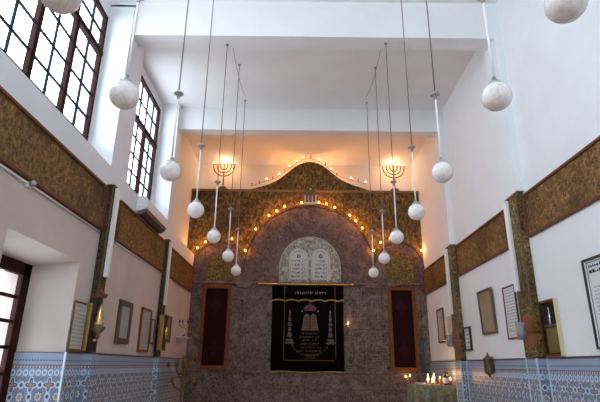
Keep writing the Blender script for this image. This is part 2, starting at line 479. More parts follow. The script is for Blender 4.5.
trim(mk(prism, arch_outline(-2.59, .45, 4.11, 5.08, 24, .5), 'y', D - .05, D), 'goldmos', .006)
trim(mk(prism, arch_outline(3.31, .49, 4.11, 5.13, 24, .5), 'y', D - .05, D), 'goldmos', .006)
trim(mk(prism, arch_outline(CEN + .01, .99, 4.11, 5.62, 30, .5), 'y', D - .08, D), 'greenmos', .008)
# edge line of the central mosaic
bm = bmesh.new()
tube(bm, [(x, D - .085, z) for x, z in arch_outline(CEN + .01, 1.0, 4.11, 5.63, 30, .5)], .014, 6)
trim(bm, 'gpaper')
# pediment on top
hp = [(-1.86, 7.30), (-1.47, 7.42), (-1.1, 7.53), (-.75, 7.72), (-.40, 8.02), (-.08, 8.30), (CEN, 8.43), (.76, 8.30), (1.08, 8.02), (1.43, 7.73), (1.8, 7.55), (2.15, 7.44), (2.52, 7.30)]
hs = smooth2(hp, 2)
trim(mk(prism, hs, 'y', D - .01, D + .13), 'mosaic', .01)
M['edge'] = mat('arch edge shadow', (.03, .018, .014), .5)  # dark tubes along the arch rims stand in for their shadow line
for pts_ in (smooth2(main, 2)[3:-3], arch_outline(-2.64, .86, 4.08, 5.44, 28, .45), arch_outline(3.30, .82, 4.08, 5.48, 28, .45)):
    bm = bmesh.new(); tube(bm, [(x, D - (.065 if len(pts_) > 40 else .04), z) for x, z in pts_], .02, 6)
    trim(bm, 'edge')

# ------------------------------------------------------------------ tablets of the law
def text_mesh(s, size, loc, m, parent, name, rot=(PI / 2, 0, 0), ext=.002, align='CENTER'):
    cu = bpy.data.curves.new(name, 'FONT'); cu.body = s; cu.size = size; cu.extrude = ext
    cu.align_x = align; cu.align_y = 'CENTER'
    t_ = bpy.data.objects.new(name, cu); C.objects.link(t_)
    dg = bpy.context.evaluated_depsgraph_get(); me = bpy.data.meshes.new_from_object(t_.evaluated_get(dg))
    bpy.data.objects.remove(t_)
    o = bpy.data.objects.new(name, me); C.objects.link(o); o.rotation_euler = rot
    me.materials.clear(); me.materials.append(M[m])
    off = Vector((0, 0, 0)); L_ = parent
    while L_ is not None: off += L_.location; L_ = L_.parent
    o.location = Vector(loc) - off
    if parent is not None: o.parent = parent
    return o
def star(bm, cx, cz, r, y, w):
    for s in (PI / 2, -PI / 2):
        p = [(cx + r * math.cos(s + 2 * PI * k / 3), y, cz + r * math.sin(s + 2 * PI * k / 3)) for k in range(4)]
        for a, b in zip(p, p[1:]): tube(bm, [a, b], w, 5)
heb = {0: ['לא תרצח', 'לא תנאף', 'לא תגנב', 'לא תענה', 'לא תחמד'], 1: ['אנכי יי', 'לא יהיה', 'לא תשא', 'זכור את', 'כבד את']}
for i, (cx, side) in enumerate(((-.02, 'left'), (.70, 'right'))):
    t_ = thing('stone_tablet', (cx, D - .08, 4.19), 'white arched stone tablet above the ark curtain, %s one of the pair' % side, 'tablet', 'pair of stone tablets over the ark')
    obj('slab', mk(prism, arch_outline(cx, .315, 4.19, 5.22, 20, .70), 'y', D - .12, D - .07), 'stone', t_, .01)
    bm = bmesh.new(); tube(bm, [(x, D - .122, z) for x, z in arch_outline(cx, .27, 4.24, 5.17, 20, .68)], .007, 5)
    obj('border', bm, 'gpaper', t_)
    bm = bmesh.new(); star(bm, cx, 4.965, .07, D - .122, .009); obj('star_emblem', bm, 'ink', t_)
    for k, s in enumerate(heb[i]):
        text_mesh(s[::-1], .125, (cx, D - .122, 4.80 - k * .128), 'ink', t_, 'inscription')
    bm = bmesh.new(); tube(bm, [(cx + .2 * math.cos(a), D - .122, 4.93 + .2 * math.sin(a)) for a in (PI * (.25 + .5 * k / 10) for k in range(11))], .008, 5)
    obj('arched_line', bm, 'ink', t_)

# ------------------------------------------------------------------ small white shrine above the arch
t_ = thing('torah_crown', (CEN + .02, D - .1, 6.74), 'small white columned crown ornament with dark domed top over the great arch', 'ornament')
cx = CEN + .02
obj('base', mk(box, cx - .23, cx + .23, D - .27, D - .13, 6.745, 6.80), 'stone', t_, .008)
for k in range(4):
    obj('column', mk(lathe, (cx - .18 + .12 * k, D - .22, 6.80), [(.026, 0), (.02, .02), (.02, .24), (.028, .27)], 10), 'stone', t_)
obj('back_panel', mk(box, cx - .19, cx + .19, D - .17, D - .13, 6.80, 7.07), 'bronze', t_)
obj('cornice', mk(box, cx - .24, cx + .24, D - .27, D - .12, 7.07, 7.12), 'bronze', t_, .006)
obj('domed_roof', mk(prism, arcpts(cx, 7.12, .22, .15, PI, 0, 14), 'y', D - .25, D - .13), 'bronze', t_)
obj('finial', mk(ball, (cx, D - .19, 7.30), .035, 12), 'stone', t_)

# ------------------------------------------------------------------ ark curtain
t_ = thing('ark_curtain', (.3, D - .09, 1.33), 'black velvet ark curtain embroidered in gold, hanging between marble pilasters', 'curtain')
CX0, CX1 = -.87, 1.43
def wavy(bm, x0, x1, z0, z1, y, amp=.015, k=14., n=60, th=.012, zb=0):
    F, B = [], []
    for i in range(n + 1):
        x = x0 + (x1 - x0) * i / n
        yy = y + amp * math.sin((x - x0) * k) + amp * .5 * math.sin((x - x0) * k * .43 + 1)
        zz = z0 + zb * math.sin((x - x0) / (x1 - x0) * PI * 3)
        F.append((bm.verts.new((x, yy - th, zz)), bm.verts.new((x, yy - th, z1))))
        B.append((bm.verts.new((x, yy, zz)), bm.verts.new((x, yy, z1))))
    for i in range(n):
        bm.faces.new((F[i][0], F[i + 1][0], F[i + 1][1], F[i][1])).smooth = True
        bm.faces.new((B[i][0], B[i][1], B[i + 1][1], B[i + 1][0])).smooth = True
        bm.faces.new((F[i][0], B[i][0], B[i + 1][0], F[i + 1][0])); bm.faces.new((F[i][1], F[i + 1][1], B[i + 1][1], B[i][1]))
    bm.faces.new((F[0][0], F[0][1], B[0][1], B[0][0])); bm.faces.new((F[-1][0], B[-1][0], B[-1][1], F[-1][1]))
main_c = obj('main_cloth', mk(wavy, CX0 + .01, CX1 - .01, 1.37, 4.0, D - .07, .008, 9, 60, .012, .012), 'velvet', t_)
obj('valance', mk(wavy, CX0, CX1, 3.53, 4.0, D - .11, .006, 9), 'velvet', t_)
YF = D - .105
bm = bmesh.new(); tube(bm, [(CX0 + (CX1 - CX0) * i / 60, YF, 1.365 + .012 * math.sin(i / 60 * 3 * PI)) for i in range(61)], .018, 6)
obj('hem_trim', bm, 'goldth', t_)
bm = bmesh.new(); n = 5.4
pts = []
for i in range(121):
    u = i / 120; pts.append((CX0 + (CX1 - CX0) * u, D - .14, 3.545 - .045 * abs(math.sin(u * PI * n)) + .0))
tube(bm, [(p[0], p[1], 3.50 + (3.545 - p[2])) for p in pts], .022, 6)
obj('scalloped_fringe', bm, 'goldth', t_)
# embroidery on the main cloth
bm = bmesh.new()
x0, x1, z0 = -.46, 1.16, 1.70
tube(bm, [(x0, YF, 3.5), (x0, YF, z0 + .06), (x0 + .05, YF, z0), (x1 - .05, YF, z0), (x1, YF, z0 + .06), (x1, YF, 3.5)], .011, 5)
tube(bm, [(x0, D - .14, 3.98), (x0, D - .14, 3.55)], .011, 5); tube(bm, [(x1, D - .14, 3.98), (x1, D - .14, 3.55)], .011, 5)
obj('gold_border', bm, mat('dull gold braid', (.15, .09, .03), .7), t_)
def stitches(bm, xa, xb, z, h, y, gap=.022):
    x = xa
    while x < xb:
        w = random.uniform(.022, .05)
        if random.random() < .85:
            zz = z + random.uniform(-.15, .15) * h
            box(bm, x, x + .010, y - .004, y + .004, zz - h / 2, zz + h / 2 * random.uniform(.2, 1))
            box(bm, x, min(x + w, xb), y - .004, y + .004, zz + h * .28, zz + h / 2)
        x += w + gap * random.choice((.6, .7, 1.6))
bm = bmesh.new(); stitches(bm, -.13, .88, 3.755, .065, D - .138)
obj('valance_lettering', bm, 'silth', t_)
for k, (w, h) in enumerate(((.30, .06), (.36, .06), (.26, .06), (.33, .06), (.38, .06), (.42, .05), (.30, .05), (.2, .045))):
    obj('embroidered_line', mk(stitches, .36 - w * .85, .36 + w * .85, 2.50 - k * .105, h * .75, YF), 'dimgold', t_)
bm = bmesh.new()     # the two little tablets
for s in (-1, 1):
    prism(bm, [(.36 + s * .02, 2.66), (.36 + s * .25, 2.66), (.36 + s * .19, 3.06), (.36 + s * .10, 3.12), (.36 + s * .02, 3.06)], 'y', YF - .006, YF + .004)
prism(bm, [(.08, 2.60), (.64, 2.60), (.62, 2.65), (.10, 2.65)], 'y', YF - .006, YF + .004)
obj('embroidered_tablets', bm, mat('beige thread', (.16, .09, .045), .7), t_)
bm = bmesh.new()
for s in (-1, 1):
    for k in range(5):
        box(bm, .36 + s * .12 - .06, .36 + s * .12 + .06, YF - .010, YF - .005, 2.72 + k * .065, 2.738 + k * .065)
obj('tablet_lines', bm, 'velvet', t_)
bm = bmesh.new()     # crown
prism(bm, arcpts(.36, 3.24, .20, .16, PI, 0, 12) , 'y', YF - .008, YF + .003)
prism(bm, [(.17, 3.20), (.55, 3.20), (.52, 3.25), (.20, 3.25)], 'y', YF - .010, YF + .003)
for k in range(5): prism(bm, [(.18 + k * .09 - .03, 3.24), (.18 + k * .09 + .03, 3.24), (.18 + k * .09, 3.33)], 'y', YF - .013, YF)
ball(bm, (.36, YF, 3.43), .03, 8)
obj('embroidered_crown', bm, 'redth', t_)
bm = bmesh.new(); ball(bm, (.11, YF, 3.19), .022, 8); ball(bm, (.61, YF, 3.19), .022, 8)
obj('crown_tassels', bm, 'silth', t_)
for s in (-1, 1):    # columns with a flame
    bm = bmesh.new(); cx = .36 + s * .64
    for z, w, h in ((2.2, .16, .05), (2.28, .12, .06), (2.40, .07, .14), (2.58, .055, .12), (2.74, .06, .1), (2.88, .045, .12), (3.02, .03, .1)):
        prism(bm, [(cx - w, z), (cx + w * .7, z - .02), (cx + w, z + h * .5), (cx + w * .5, z + h), (cx - w * .8, z + h)], 'y', YF - .006, YF + .003)
    obj('embroidered_column', bm, mat('mauve silver thread', (.12, .08, .09), .7), t_)
    obj('embroidered_flame', mk(prism, [(cx - .02, 3.13), (cx + .02, 3.13), (cx + .015, 3.18), (cx, 3.24), (cx - .015, 3.18)], 'y', YF - .006, YF + .003), 'goldth', t_)
bm = bmesh.new()
for k in range(27):
    a = PI * (1.0 + k / 26); px_, pz_ = .36 + .56 * math.cos(a), 2.25 + .42 * math.sin(a)
    ball(bm, (px_ + random.uniform(-.012, .012), YF, pz_ + random.uniform(-.015, .015)), random.uniform(.014, .03), 6, .9)
obj('embroidered_garland', bm, 'redth', t_)
# rod
t_ = thing('curtain_rod', (.23, D - .17, 4.04), 'long polished brass rod above the black ark curtain', 'rod')
bm = bmesh.new(); tube(bm, [(-1.27, D - .17, 4.03), (1.70, D - .17, 4.03)], .028, 10)
obj('pole', bm, 'brass', t_)
for x in (-1.29, 1.72): obj('end_knob', mk(ball, (x, D - .17, 4.03), .045, 12), 'brass', t_)
for x in (-1.1, 1.55): obj('bracket', mk(box, x - .015, x + .015, D - .17, D + .005, 4.015, 4.04), 'brass', t_)

# ------------------------------------------------------------------ burgundy panels in wooden frames
for side, a, b in (('left', -3.12, -2.18), ('right', 2.86, 3.76)):
    z0, z1, f = 1.41, 4.0, .115
    t_ = thing('brocade_wall_hanging', ((a + b) / 2, D - .04, z0), 'tall narrow burgundy brocade panel in orange wooden frame, %s of the ark' % side, 'panel', 'burgundy panels flanking the ark')
    bm = bmesh.new()
    box(bm, a, a + f, D - .085, D + .005, z0, z1); box(bm, b - f, b, D - .085, D + .005, z0, z1)
    box(bm, a + f, b - f, D - .085, D + .005, z0, z0 + f); box(bm, a + f, b - f, D - .085, D + .005, z1 - f, z1)
    obj('frame', bm, 'doorwood', t_, .012)
    obj('velvet_field', mk(box, a + f, b - f, D - .035, D - .01, z0 + f, z1 - f), 'burg', t_)
    for z in (2.05, 3.35):
        cx = (a + b) / 2; pts = [(cx + (.24 if k % 2 == 0 else .12) * math.cos(PI * k / 4), z + (.30 if k % 2 == 0 else .15) * math.sin(PI * k / 4)) for k in range(8)]
        obj('brocade_motif', mk(prism, pts, 'y', D - .037, D - .03), 'pink', t_)

# ------------------------------------------------------------------ carved bands and fretwork pilasters
def band(y0, y1, side, where):
    x = WL if side == 'left' else WR; s = 1 if side == 'left' else -1
    t_ = thing('carved_wall_panel', (x, (y0 + y1) / 2, 3.75), 'long gilded carved panel with reddish wooden border on the %s wall, %s' % (side, where), 'panel', 'carved panels along the side walls')
    def bx(bm, d0, d1, *r):
        p, q = sorted((x + s * d0, x + s * d1)); box(bm, p, q, *r)
    bx_ = bmesh.new(); bx(bx_, -.01, .03, y0 + .03, y1 - .03, 3.78, 4.52); obj('carved_field', bx_, 'band', t_)
    f = .045; bm = bmesh.new()
    bx(bm, -.01, .06, y0, y1, 4.55 - f, 4.55); bx(bm, -.01, .06, y0, y1, 3.75, 3.75 + f)
    bx(bm, -.01, .06, y0, y0 + f, 3.75 + f, 4.55 - f); bx(bm, -.01, .06, y1 - f, y1, 3.75 + f, 4.55 - f)
    obj('frame', bm, 'redwood', t_, .006)
band(4.1, 8.12, 'left', 'nearest the camera')
band(8.80, 12.10, 'left', 'under the air conditioner')
band(12.68, D - .08, 'left', 'next to the marble front')
band(4.1, 8.30, 'right', 'nearest the camera')
band(9.14, 12.28, 'right', 'between the two fretwork pilasters')
band(13.1, D - .08, 'right', 'next to the marble front')
def pilaster(side, y0, y1, d, where):
    x = WL if side == 'left' else WR; s = 1 if side == 'left' else -1
    t_ = thing('fretwork_pilaster', (x, y0, TZ), 'gold and dark fretwork pilaster on the %s wall, %s' % (side, where), 'pilaster', 'fretwork pilasters')
    p, q = sorted((x + s * .002, x + s * d))
    obj('shaft', mk(box, p, q, y0, y1, TZ + .02, 4.58), 'pil' if side == 'right' else 'pilshade', t_, .006)
    e = bmesh.new(); c_ = x + s * d
    for yy in (y0, y1): box(e, c_ - .012, c_ + .012, yy - .012, yy + .012, TZ + .02, 4.58)
    obj('corner_bead', e, 'bronze', t_)
    obj('cap', mk(box, min(p, c_ - .02), max(q, c_ + .02), y0 - .02, y1 + .02, 4.58, 4.62), 'pil', t_, .008)
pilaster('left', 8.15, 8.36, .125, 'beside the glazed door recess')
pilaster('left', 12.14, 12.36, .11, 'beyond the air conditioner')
pilaster('right', 8.35, 8.80, .135, 'behind the glass display case')
pilaster('right', 12.35, 12.80, .125, 'beside the candle table')
def conduit(name, x, y, z0, z1, label, w, wy):
    t_ = thing(name, (x, y, z0), label, 'conduit', 'white vertical conduits')
    obj('channel', mk(box, x - w, x + w, y - wy, y + wy, z0, z1), 'white', t_, .008)
    obj('cover_strip', mk(box, x - w * .3, x + w * .3, y - wy - .006, y - wy + .002, z0, z1), 'acwhite', t_)
conduit('cable_conduit', -3.325, 8.245, 2.95, 4.57, 'white vertical cable conduit on the near left fretwork pilaster', .035, .05)
conduit('cable_conduit', -3.359, 12.24, 2.95, 4.57, 'white vertical cable conduit on the far left fretwork pilaster', .03, .05)
conduit('cable_conduit', 3.948, 8.72, 2.85, 4.57, 'white vertical cable conduit on the near right fretwork pilaster', .035, .055)
conduit('cable_conduit', 3.954, 12.70, 2.85, 4.57, 'white vertical cable conduit on the far right fretwork pilaster', .04, .05)
for (ya, yb, w) in ((4.2, 8.1, 'near'), (8.85, 10.6, 'middle')):
    bm = bmesh.new(); tube(bm, [(WL + .02, ya, 3.715), (WL + .02, yb, 3.715)], .016, 6)
    t_ = tag(obj('wall_cable', bm, 'white'), 'thin white cable running just under the %s left carved panel' % w, 'cable', 'cables under the left panels')
t_ = thing('round_lamp_socket', (WL + .05, 5.75, 3.70), 'small round grey socket under the near left carved panel', 'socket')
obj('mount', mk(box, WL, WL + .05, 5.72, 5.78, 3.67, 3.74), 'white', t_); obj('knob', mk(ball, (WL + .08, 5.75, 3.72), .045, 12), 'chrome', t_)

# ------------------------------------------------------------------ air conditioner
t_ = thing('air_conditioner', (WL, 9.75, 4.6), 'white wall air conditioner under the far left clerestory window', 'air conditioner')
x = WL + .004
prof = [(x, 4.62), (x, 4.97), (x + .17, 4.97), (x + .215, 4.93), (x + .235, 4.80), (x + .225, 4.70)]
obj('casing', mk(prism, prof, 'y', 9.75, 11.4), 'acwhite', t_, .012)
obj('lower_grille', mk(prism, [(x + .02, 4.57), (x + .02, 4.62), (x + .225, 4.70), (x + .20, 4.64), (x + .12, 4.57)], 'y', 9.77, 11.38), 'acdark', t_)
bm = bmesh.new()
for k in range(3): box(bm, x + .14 + .03 * k, x + .147 + .03 * k, 9.82, 11.08, 4.575 + .025 * k, 4.60 + .025 * k)
obj('louvre', bm, 'blackf', t_)
obj('end_seam', mk(box, x + .01, x + .225, 9.744, 9.752, 4.72, 4.726), 'gpaper', t_)

# ------------------------------------------------------------------ pendant globes
GZ, GR = 3.78, .128
def make_pendant(x, y, ceil, label):
    t_ = thing('globe_pendant', (x, y, GZ), label, 'pendant lamp', 'white globe pendants in two rows')
    obj('globe', mk(ball, (x, y, GZ), GR, 32), 'opal', t_)
    cp = obj('cap', mk(lathe, (x, y, GZ + GR - .02), [(.055, 0), (.062, .01), (.052, .035), (.03, .05), (.018, .075), (.014, .09)], 20), 'chrome', t_)
    for k in range(3):
        a = 2 * PI * k / 3; obj('thumb_screw', mk(ball, (x + .066 * math.cos(a), y + .066 * math.sin(a), GZ + GR - .008), .009, 8), 'chrome', cp)
    bm = bmesh.new(); tube(bm, [(x, y, GZ + GR + .06), (x, y, 4.82)], .0115, 10)
    obj('rod', bm, 'white', t_)
    obj('canopy_cup', mk(lathe, (x, y, 4.78), [(.012, 0), (.018, .01), (.024, .05), (.042, .062), (.062, .072), (.064, .088), (.03, .10), (.009, .13)], 20), 'chrome', t_)
    bm = bmesh.new(); tube(bm, [(x, y, 4.89), (x, y, ceil)], .0085, 8)
    obj('flex_cord', bm, 'wire', t_)
    obj('ceiling_hook', mk(lathe, (x, y, ceil - .03), [(.01, 0), (.03, .02), (.035, .035)], 12), 'bronze', t_)
    return t_
ords = ['nearest', 'second', 'third', 'fourth', 'fifth', 'sixth', 'farthest']
ysl = [2.47, 3.69, 5.43, 6.98, 8.58, 10.25, 11.95]; ysr = [2.51, 3.65, 5.38, 6.96, 8.48, 10.3, 12.0]
xl = [-1.54, -1.55, -1.585, -1.59, -1.58, -1.55, -1.585]; xr = [1.70, 1.70, 1.72, 1.775, 1.77, 1.85, 1.87]
protos = {}
for side, xs, ys in (('left', xl, ysl), ('right', xr, ysr)):
    for k in range(7):
        c_ = 8.87 if ys[k] < 8.2 else 7.98 if ys[k] < 9 else 8.64
        lab = 'white globe pendant on a rod, %s from the camera in the %s row' % (ords[k], side)
        if c_ not in protos: protos[c_] = make_pendant(xs[k], ys[k], c_, lab)
        else: dup(protos[c_], (xs[k], ys[k], GZ), lab)
# slack cables looped between ceiling hooks
for s, x, w in ((1, -1.55, 'left'), (-1, 1.80, 'right')):
    pts = [(x + s * .0 - s * .08 * (1 - abs(2 * k / 20 - 1)) , 8.75 + (11.7 - 8.75) * k / 20, 8.63 - .10 * math.sin(PI * ((k / 10) % 1))) for k in range(21)]
    bm = bmesh.new(); tube(bm, pts, .006, 5)
    tag(obj('slack_cable', bm, 'wire'), 'slack brown cable drooping along the ceiling above the %s row of globes' % w, 'cable', 'slack ceiling cables')

# ------------------------------------------------------------------ menorahs on the front wall
def menorah(x, y, z, s, label, arms=3, group='lit menorahs on the front ledge', m='dbrass', lit=True):
    t_ = thing('menorah', (x, y, z), label, 'menorah', group)
    obj('base', mk(lathe, (x, y, z), [(.17 * s, 0), (.17 * s, .03 * s), (.15 * s, .09 * s), (.09 * s, .14 * s), (.03 * s, .165 * s), (.022 * s, .2 * s)], 24), m, t_)
    obj('stem', mk(lathe, (x, y, z + .18 * s), [(.024 * s, 0), (.02 * s, .2 * s), (.035 * s, .22 * s), (.02 * s, .24 * s), (.02 * s, .5 * s), (.032 * s, .52 * s), (.018 * s, .54 * s), (.018 * s, .80 * s), (.035 * s, .82 * s), (.035 * s, .84 * s)], 14), m, t_)
    for k in range(1, arms + 1):
        r = .125 * k * s; zc = z + .92 * s
        bm = bmesh.new()
        tube(bm, [(x - r, y, zc + .06 * s)] + [(x + r * math.cos(a), y, zc + r * 1.0 * math.sin(a)) for a in (PI + PI * q / 20 for q in range(21))] + [(x + r, y, zc + .06 * s)], .023 * s, 8)
        for sg in (-1, 1): lathe(bm, (x + sg * r, y, zc + .06 * s), [(.017 * s, 0), (.034 * s, .02 * s), (.034 * s, .04 * s)], 10)
        obj('branch', bm, m, t_)
    for k in range(-arms, arms + 1):
        px_ = x + .125 * k * s
        obj('lit_bulb' if lit else 'candle_cup', mk(ball, (px_, y, z + 1.055 * s), .027 * s, 10, 1.5), 'whitebulb' if lit else m, t_)
    return t_
menorah(-2.72, 15.84, 7.34, 1.0, 'brass seven-branched menorah with lit bulbs on the ledge, left of the pediment')
menorah(3.33, 15.84, 7.34, 1.0, 'brass seven-branched menorah with lit bulbs on the ledge, right of the pediment')

def point(loc, e, col=(1, .6, .25), r=.04):
    l = bpy.data.lights.new('lamp', 'POINT'); l.energy = e; l.color = col; l.shadow_soft_size = r
    o = bpy.data.objects.new('lamp_light', l); C.objects.link(o); o.location = loc
LE = {'men': 10, 'hid': 19, 'bulb': 4.8, 'cand': 1.3}
WARM = (1, .52, .22)
for x in (-2.74, 3.36): point((x, 16.10, 8.50), LE['men'], WARM, .12)
# two bulbs fixed behind the pediment
for x, col, lab in ((-.35, (1, .42, .09), 'yellow flood bulb on the ledge hidden behind the pediment, left one'), (1.0, (1, .44, .16), 'warm flood bulb on the ledge hidden behind the pediment, right one')):
    t_ = thing('flood_bulb', (x, 16.02, 7.34), lab, 'lamp', 'flood bulbs behind the pediment')
    obj('socket', mk(lathe, (x, 16.02, 7.34), [(.04, 0), (.04, .06), (.025, .08)], 12), 'blackf', t_)
    obj('bulb', mk(ball, (x, 16.02, 7.46), .05, 12), 'whitebulb', t_)
    point((x, 16.15, 7.75), LE['hid'], col, .1)

# ------------------------------------------------------------------ strings of bulbs
def garland(name, path, lit, dead, label, group=None, out=.05, y=None, small=False):
    t_ = thing(name, (path[0][0], path[0][1], path[0][2]), label, 'string lights', 'bulb strings on the front wall')
    bm = bmesh.new(); tube(bm, path, .007, 5); obj('wire', bm, 'wire', t_)
    for (x, z) in lit:
        b = mk(ball, (x, y - out, z), .028 if small else .035, 10, 1.2)
        o = obj('lit_bulb', b, 'whitebulb' if small else 'bulb', t_)
        obj('bulb_socket', mk(box, x - .014, x + .014, y - out - .014, y - out + .03, z - .065, z - .03), 'blackf', o)
        if not small: point((x, y - out - .06, z), LE['bulb'], (1, .36, .06), .03)
    for (x, z) in dead:
        o = obj('unlit_bulb', mk(ball, (x, y - out, z), .026, 10, 1.3), 'deadbulb', t_)
        obj('bulb_socket', mk(box, x - .014, x + .014, y - out - .014, y - out + .03, z - .065, z - .03), 'blackf', o)
pl = [(-1.18, 7.70), (-.73, 7.90), (-.38, 8.20), (-.14, 8.40), (.09, 8.54), (.67, 8.46), (1.09, 8.12), (1.78, 7.77), (2.29, 7.63)]
pd = [(-1.69, 7.52), (-1.43, 7.60), (-.96, 7.77), (-.54, 8.05), (.37, 8.58), (.88, 8.31), (1.29, 7.94), (2.03, 7.70)]
allp = sorted(pl + pd)
pl = [(x, z + .02) for x, z in pl]; pd = [(x, z + .02) for x, z in pd]
garland('string_lights', [(x, D - .035, z - .055) for x, z in allp], pl, pd, 'string of small bulbs along the top of the curved pediment', y=D - .035, out=.0, small=True)
al = [(-3.39, 5.21), (-3.14, 5.42), (-2.26, 5.54), (-1.80, 5.14), (-1.48, 5.88), (-1.05, 6.36), (-.79, 6.53), (-.52, 6.69), (.06, 6.84), (.65, 6.86), (.91, 6.80), (1.19, 6.68), (1.70, 6.40), (1.90, 6.21), (2.11, 5.96), (2.46, 5.19), (2.70, 5.47), (3.03, 5.61), (4.05, 5.21)]
ad = [(3.63, 5.60), (-1.62, 5.52), (-.25, 6.77), (1.45, 6.60), (-2.75, 5.53)]
garland('string_lights', [(x, D - .09, z - .04) for x, z in sorted(al + ad)], al, ad, 'string of orange bulbs following the three marble arches', y=D - .05, out=.05)

# ------------------------------------------------------------------ framed things on the walls
def framed(name, side, y0, y1, z0, z1, fm, pm, label, cat, tilt=0, f=.04, d=.035, off=0, lines=0, lm='ink', mount=None, skew=0):
    """a frame hung on a side wall; y0<y1"""
    x = WL if side == 'left' else WR; s = 1 if side == 'left' else -1
    xb = x + s * off
    t_ = thing(name, (xb, (y0 + y1) / 2, z0), label, cat)
    def bx(bm, d0, d1, *r):
        p, q = sorted((xb + s * d0, xb + s * d1)); box(bm, p, q, *r)
    bm = bmesh.new()
    bx(bm, 0, d, y0, y1, z0, z0 + f); bx(bm, 0, d, y0, y1, z1 - f, z1); bx(bm, 0, d, y0, y0 + f, z0 + f, z1 - f); bx(bm, 0, d, y1 - f, y1, z0 + f, z1 - f)
    obj('frame', bm, fm, t_, .005)
    bm = bmesh.new(); bx(bm, 0, d * .5, y0 + f, y1 - f, z0 + f, z1 - f); obj('sheet', bm, pm, t_)
    if mount:
        bm = bmesh.new(); e = mount
        bx(bm, 0, d * .62, y0 + f + e, y1 - f - e, z0 + f + e, z1 - f - e); obj('inner_sheet', bm, 'gpaper', t_)
    if lines:
        bm = bmesh.new(); h = (z1 - z0 - 2 * f) ; e = (mount or 0) + .05
        for k in range(lines):
            z = z1 - f - e - (h - 2 * e) * k / max(1, lines - 1); yy = y0 + f + e
            while yy < y1 - f - e:
                w = random.uniform(.02, .09); bx(bm, d * .5, d * .66, yy, min(yy + w, y1 - f - e), z - h / lines * .16, z + h / lines * .16); yy += w + .018
        obj('text_lines', bm, lm, t_)
    return t_
M['faint'] = mat('faded ink', (.40, .38, .36), .8)
f1 = framed('framed_document', 'left', 7.59, 8.10, 1.73, 2.48, 'dbrass', 'paper', 'gold framed aged document beside the glazed door recess', 'picture', f=.03, d=.025, off=.0, lines=11, lm='faint')
obj('gilt_edge', mk(box, WL, WL + .075, 8.10, 8.125, 1.72, 2.50), 'brass', f1, .004)
framed('framed_picture', 'left', 9.47, 10.20, 1.92, 2.74, 'olive', 'gpaper', 'olive framed grey picture, first beyond the near left pilaster', 'picture', f=.11, d=.05, lines=12, lm='faint')
framed('framed_document', 'left', 10.86, 11.60, 1.80, 2.75, 'doorwood', 'gpaper', 'orange wood framed document in the middle of the left wall', 'picture', f=.05, d=.045, lines=13, lm='faint')
framed('framed_document', 'left', 11.68, 11.98, 2.0, 2.57, 'redth', 'gpaper', 'small pale framed document tucked before the far left pilaster', 'picture', f=.03, d=.03, lines=6, lm='faint')
framed('framed_picture', 'left', 12.90, 13.50, 2.10, 2.78, M['olive'], 'bpaper', 'olive brown picture between the far left pilaster and the candelabrum shelf', 'picture', f=.07, d=.04)
framed('framed_document', 'right', 13.9, 14.55, 2.20, 3.16, 'doorwood', 'gpaper', 'reddish framed document nearest the marble front on the right wall', 'picture', f=.05, d=.04, lines=10, lm='faint')
framed('notice_sheet', 'right', 13.22, 13.62, 2.30, 2.86, 'gpaper', 'paper', 'small plain paper notice beside the far right pilaster', 'picture', f=.02, d=.02)
framed('framed_notice', 'right', 11.82, 12.28, 1.93, 2.48, 'blackf', 'wpaper', 'small black framed notice just before the far right pilaster', 'picture', f=.04, d=.05, lines=5, lm='faint')
framed('framed_parchment', 'right', 10.22, 11.0, 2.23, 3.17, 'olive', 'bpaper', 'brown parchment in an olive frame leaning on the right wall', 'picture', f=.04, d=.05).rotation_euler.y = -.035
framed('framed_document', 'right', 9.16, 9.72, 2.07, 3.07, 'redwood', 'wpaper', 'white printed document in thin red frame behind the near right pilaster', 'picture', f=.03, d=.035, lines=16, lm='faint')
rp = framed('framed_poster', 'right', 5.6, 6.86, 1.80, 3.03, 'blackf', 'wpaper', 'large black framed poster of printed text nearest the camera on the right wall', 'picture', f=.035, d=.04, lines=0)
bm = bmesh.new(); xx = WR - .022
for zr in (2.92, 2.84):
    yy = 6.72
    while yy > 5.75:
        w = random.choice((.035, .05, .02)); box(bm, xx - .004, xx, yy - w, yy, zr - .022, zr + .022 - (.02 if random.random() < .3 else 0)); yy -= w + .022
box(bm, xx - .004, xx, 6.2, 6.72 - .3, 2.70, 2.75)
obj('heading_letters', bm, 'ink', rp)
bm = bmesh.new()
for z in [2.62 - .052 * k for k in range(15)]:
    yy = 6.68
    while yy > 5.75:
        w = random.uniform(.02, .09); box(bm, xx - .003, xx, yy - w, yy, z - .009, z + .009); yy -= w + .02
obj('text_lines', bm, 'faint', rp)
bm = bmesh.new(); box(bm, xx - .003, xx, 6.765, 6.775, 1.88, 2.97); box(bm, xx - .003, xx, 5.68, 6.775, 2.965, 2.975)
obj('ruled_border', bm, 'ink', rp)

# display case beside the near right pilaster
t_ = thing('display_case', (WR, 7.78, 1.73), 'narrow wall case with silver vase and gold cloth, cream edged, right wall', 'display case')
xa, xb_ = WR - .06, WR; ya, yb, za, zb = 7.74, 8.27, 1.74, 2.60
bm = bmesh.new(); box(bm, xb_ - .02, xb_, ya, yb, za, zb); box(bm, xa, xb_, ya + .03, yb, za, za + .03); box(bm, xa, xb_, ya + .03, yb, zb - .03, zb); box(bm, xa, xb_, yb - .03, yb, za, zb)
obj('case_body', bm, 'void', t_)
obj('near_side', mk(box, xa - .006, xb_, ya - .005, ya + .02, za - .01, zb + .01), 'cream', t_, .005)
bm = bmesh.new(); box(bm, xa - .012, xa, ya + .02, yb, zb - .03, zb + .01); box(bm, xa - .012, xa, yb - .025, yb + .005, za, zb); box(bm, xa - .012, xa, ya + .02, yb, za - .01, za + .02)
obj('door_frame', bm, 'doorwood', t_)
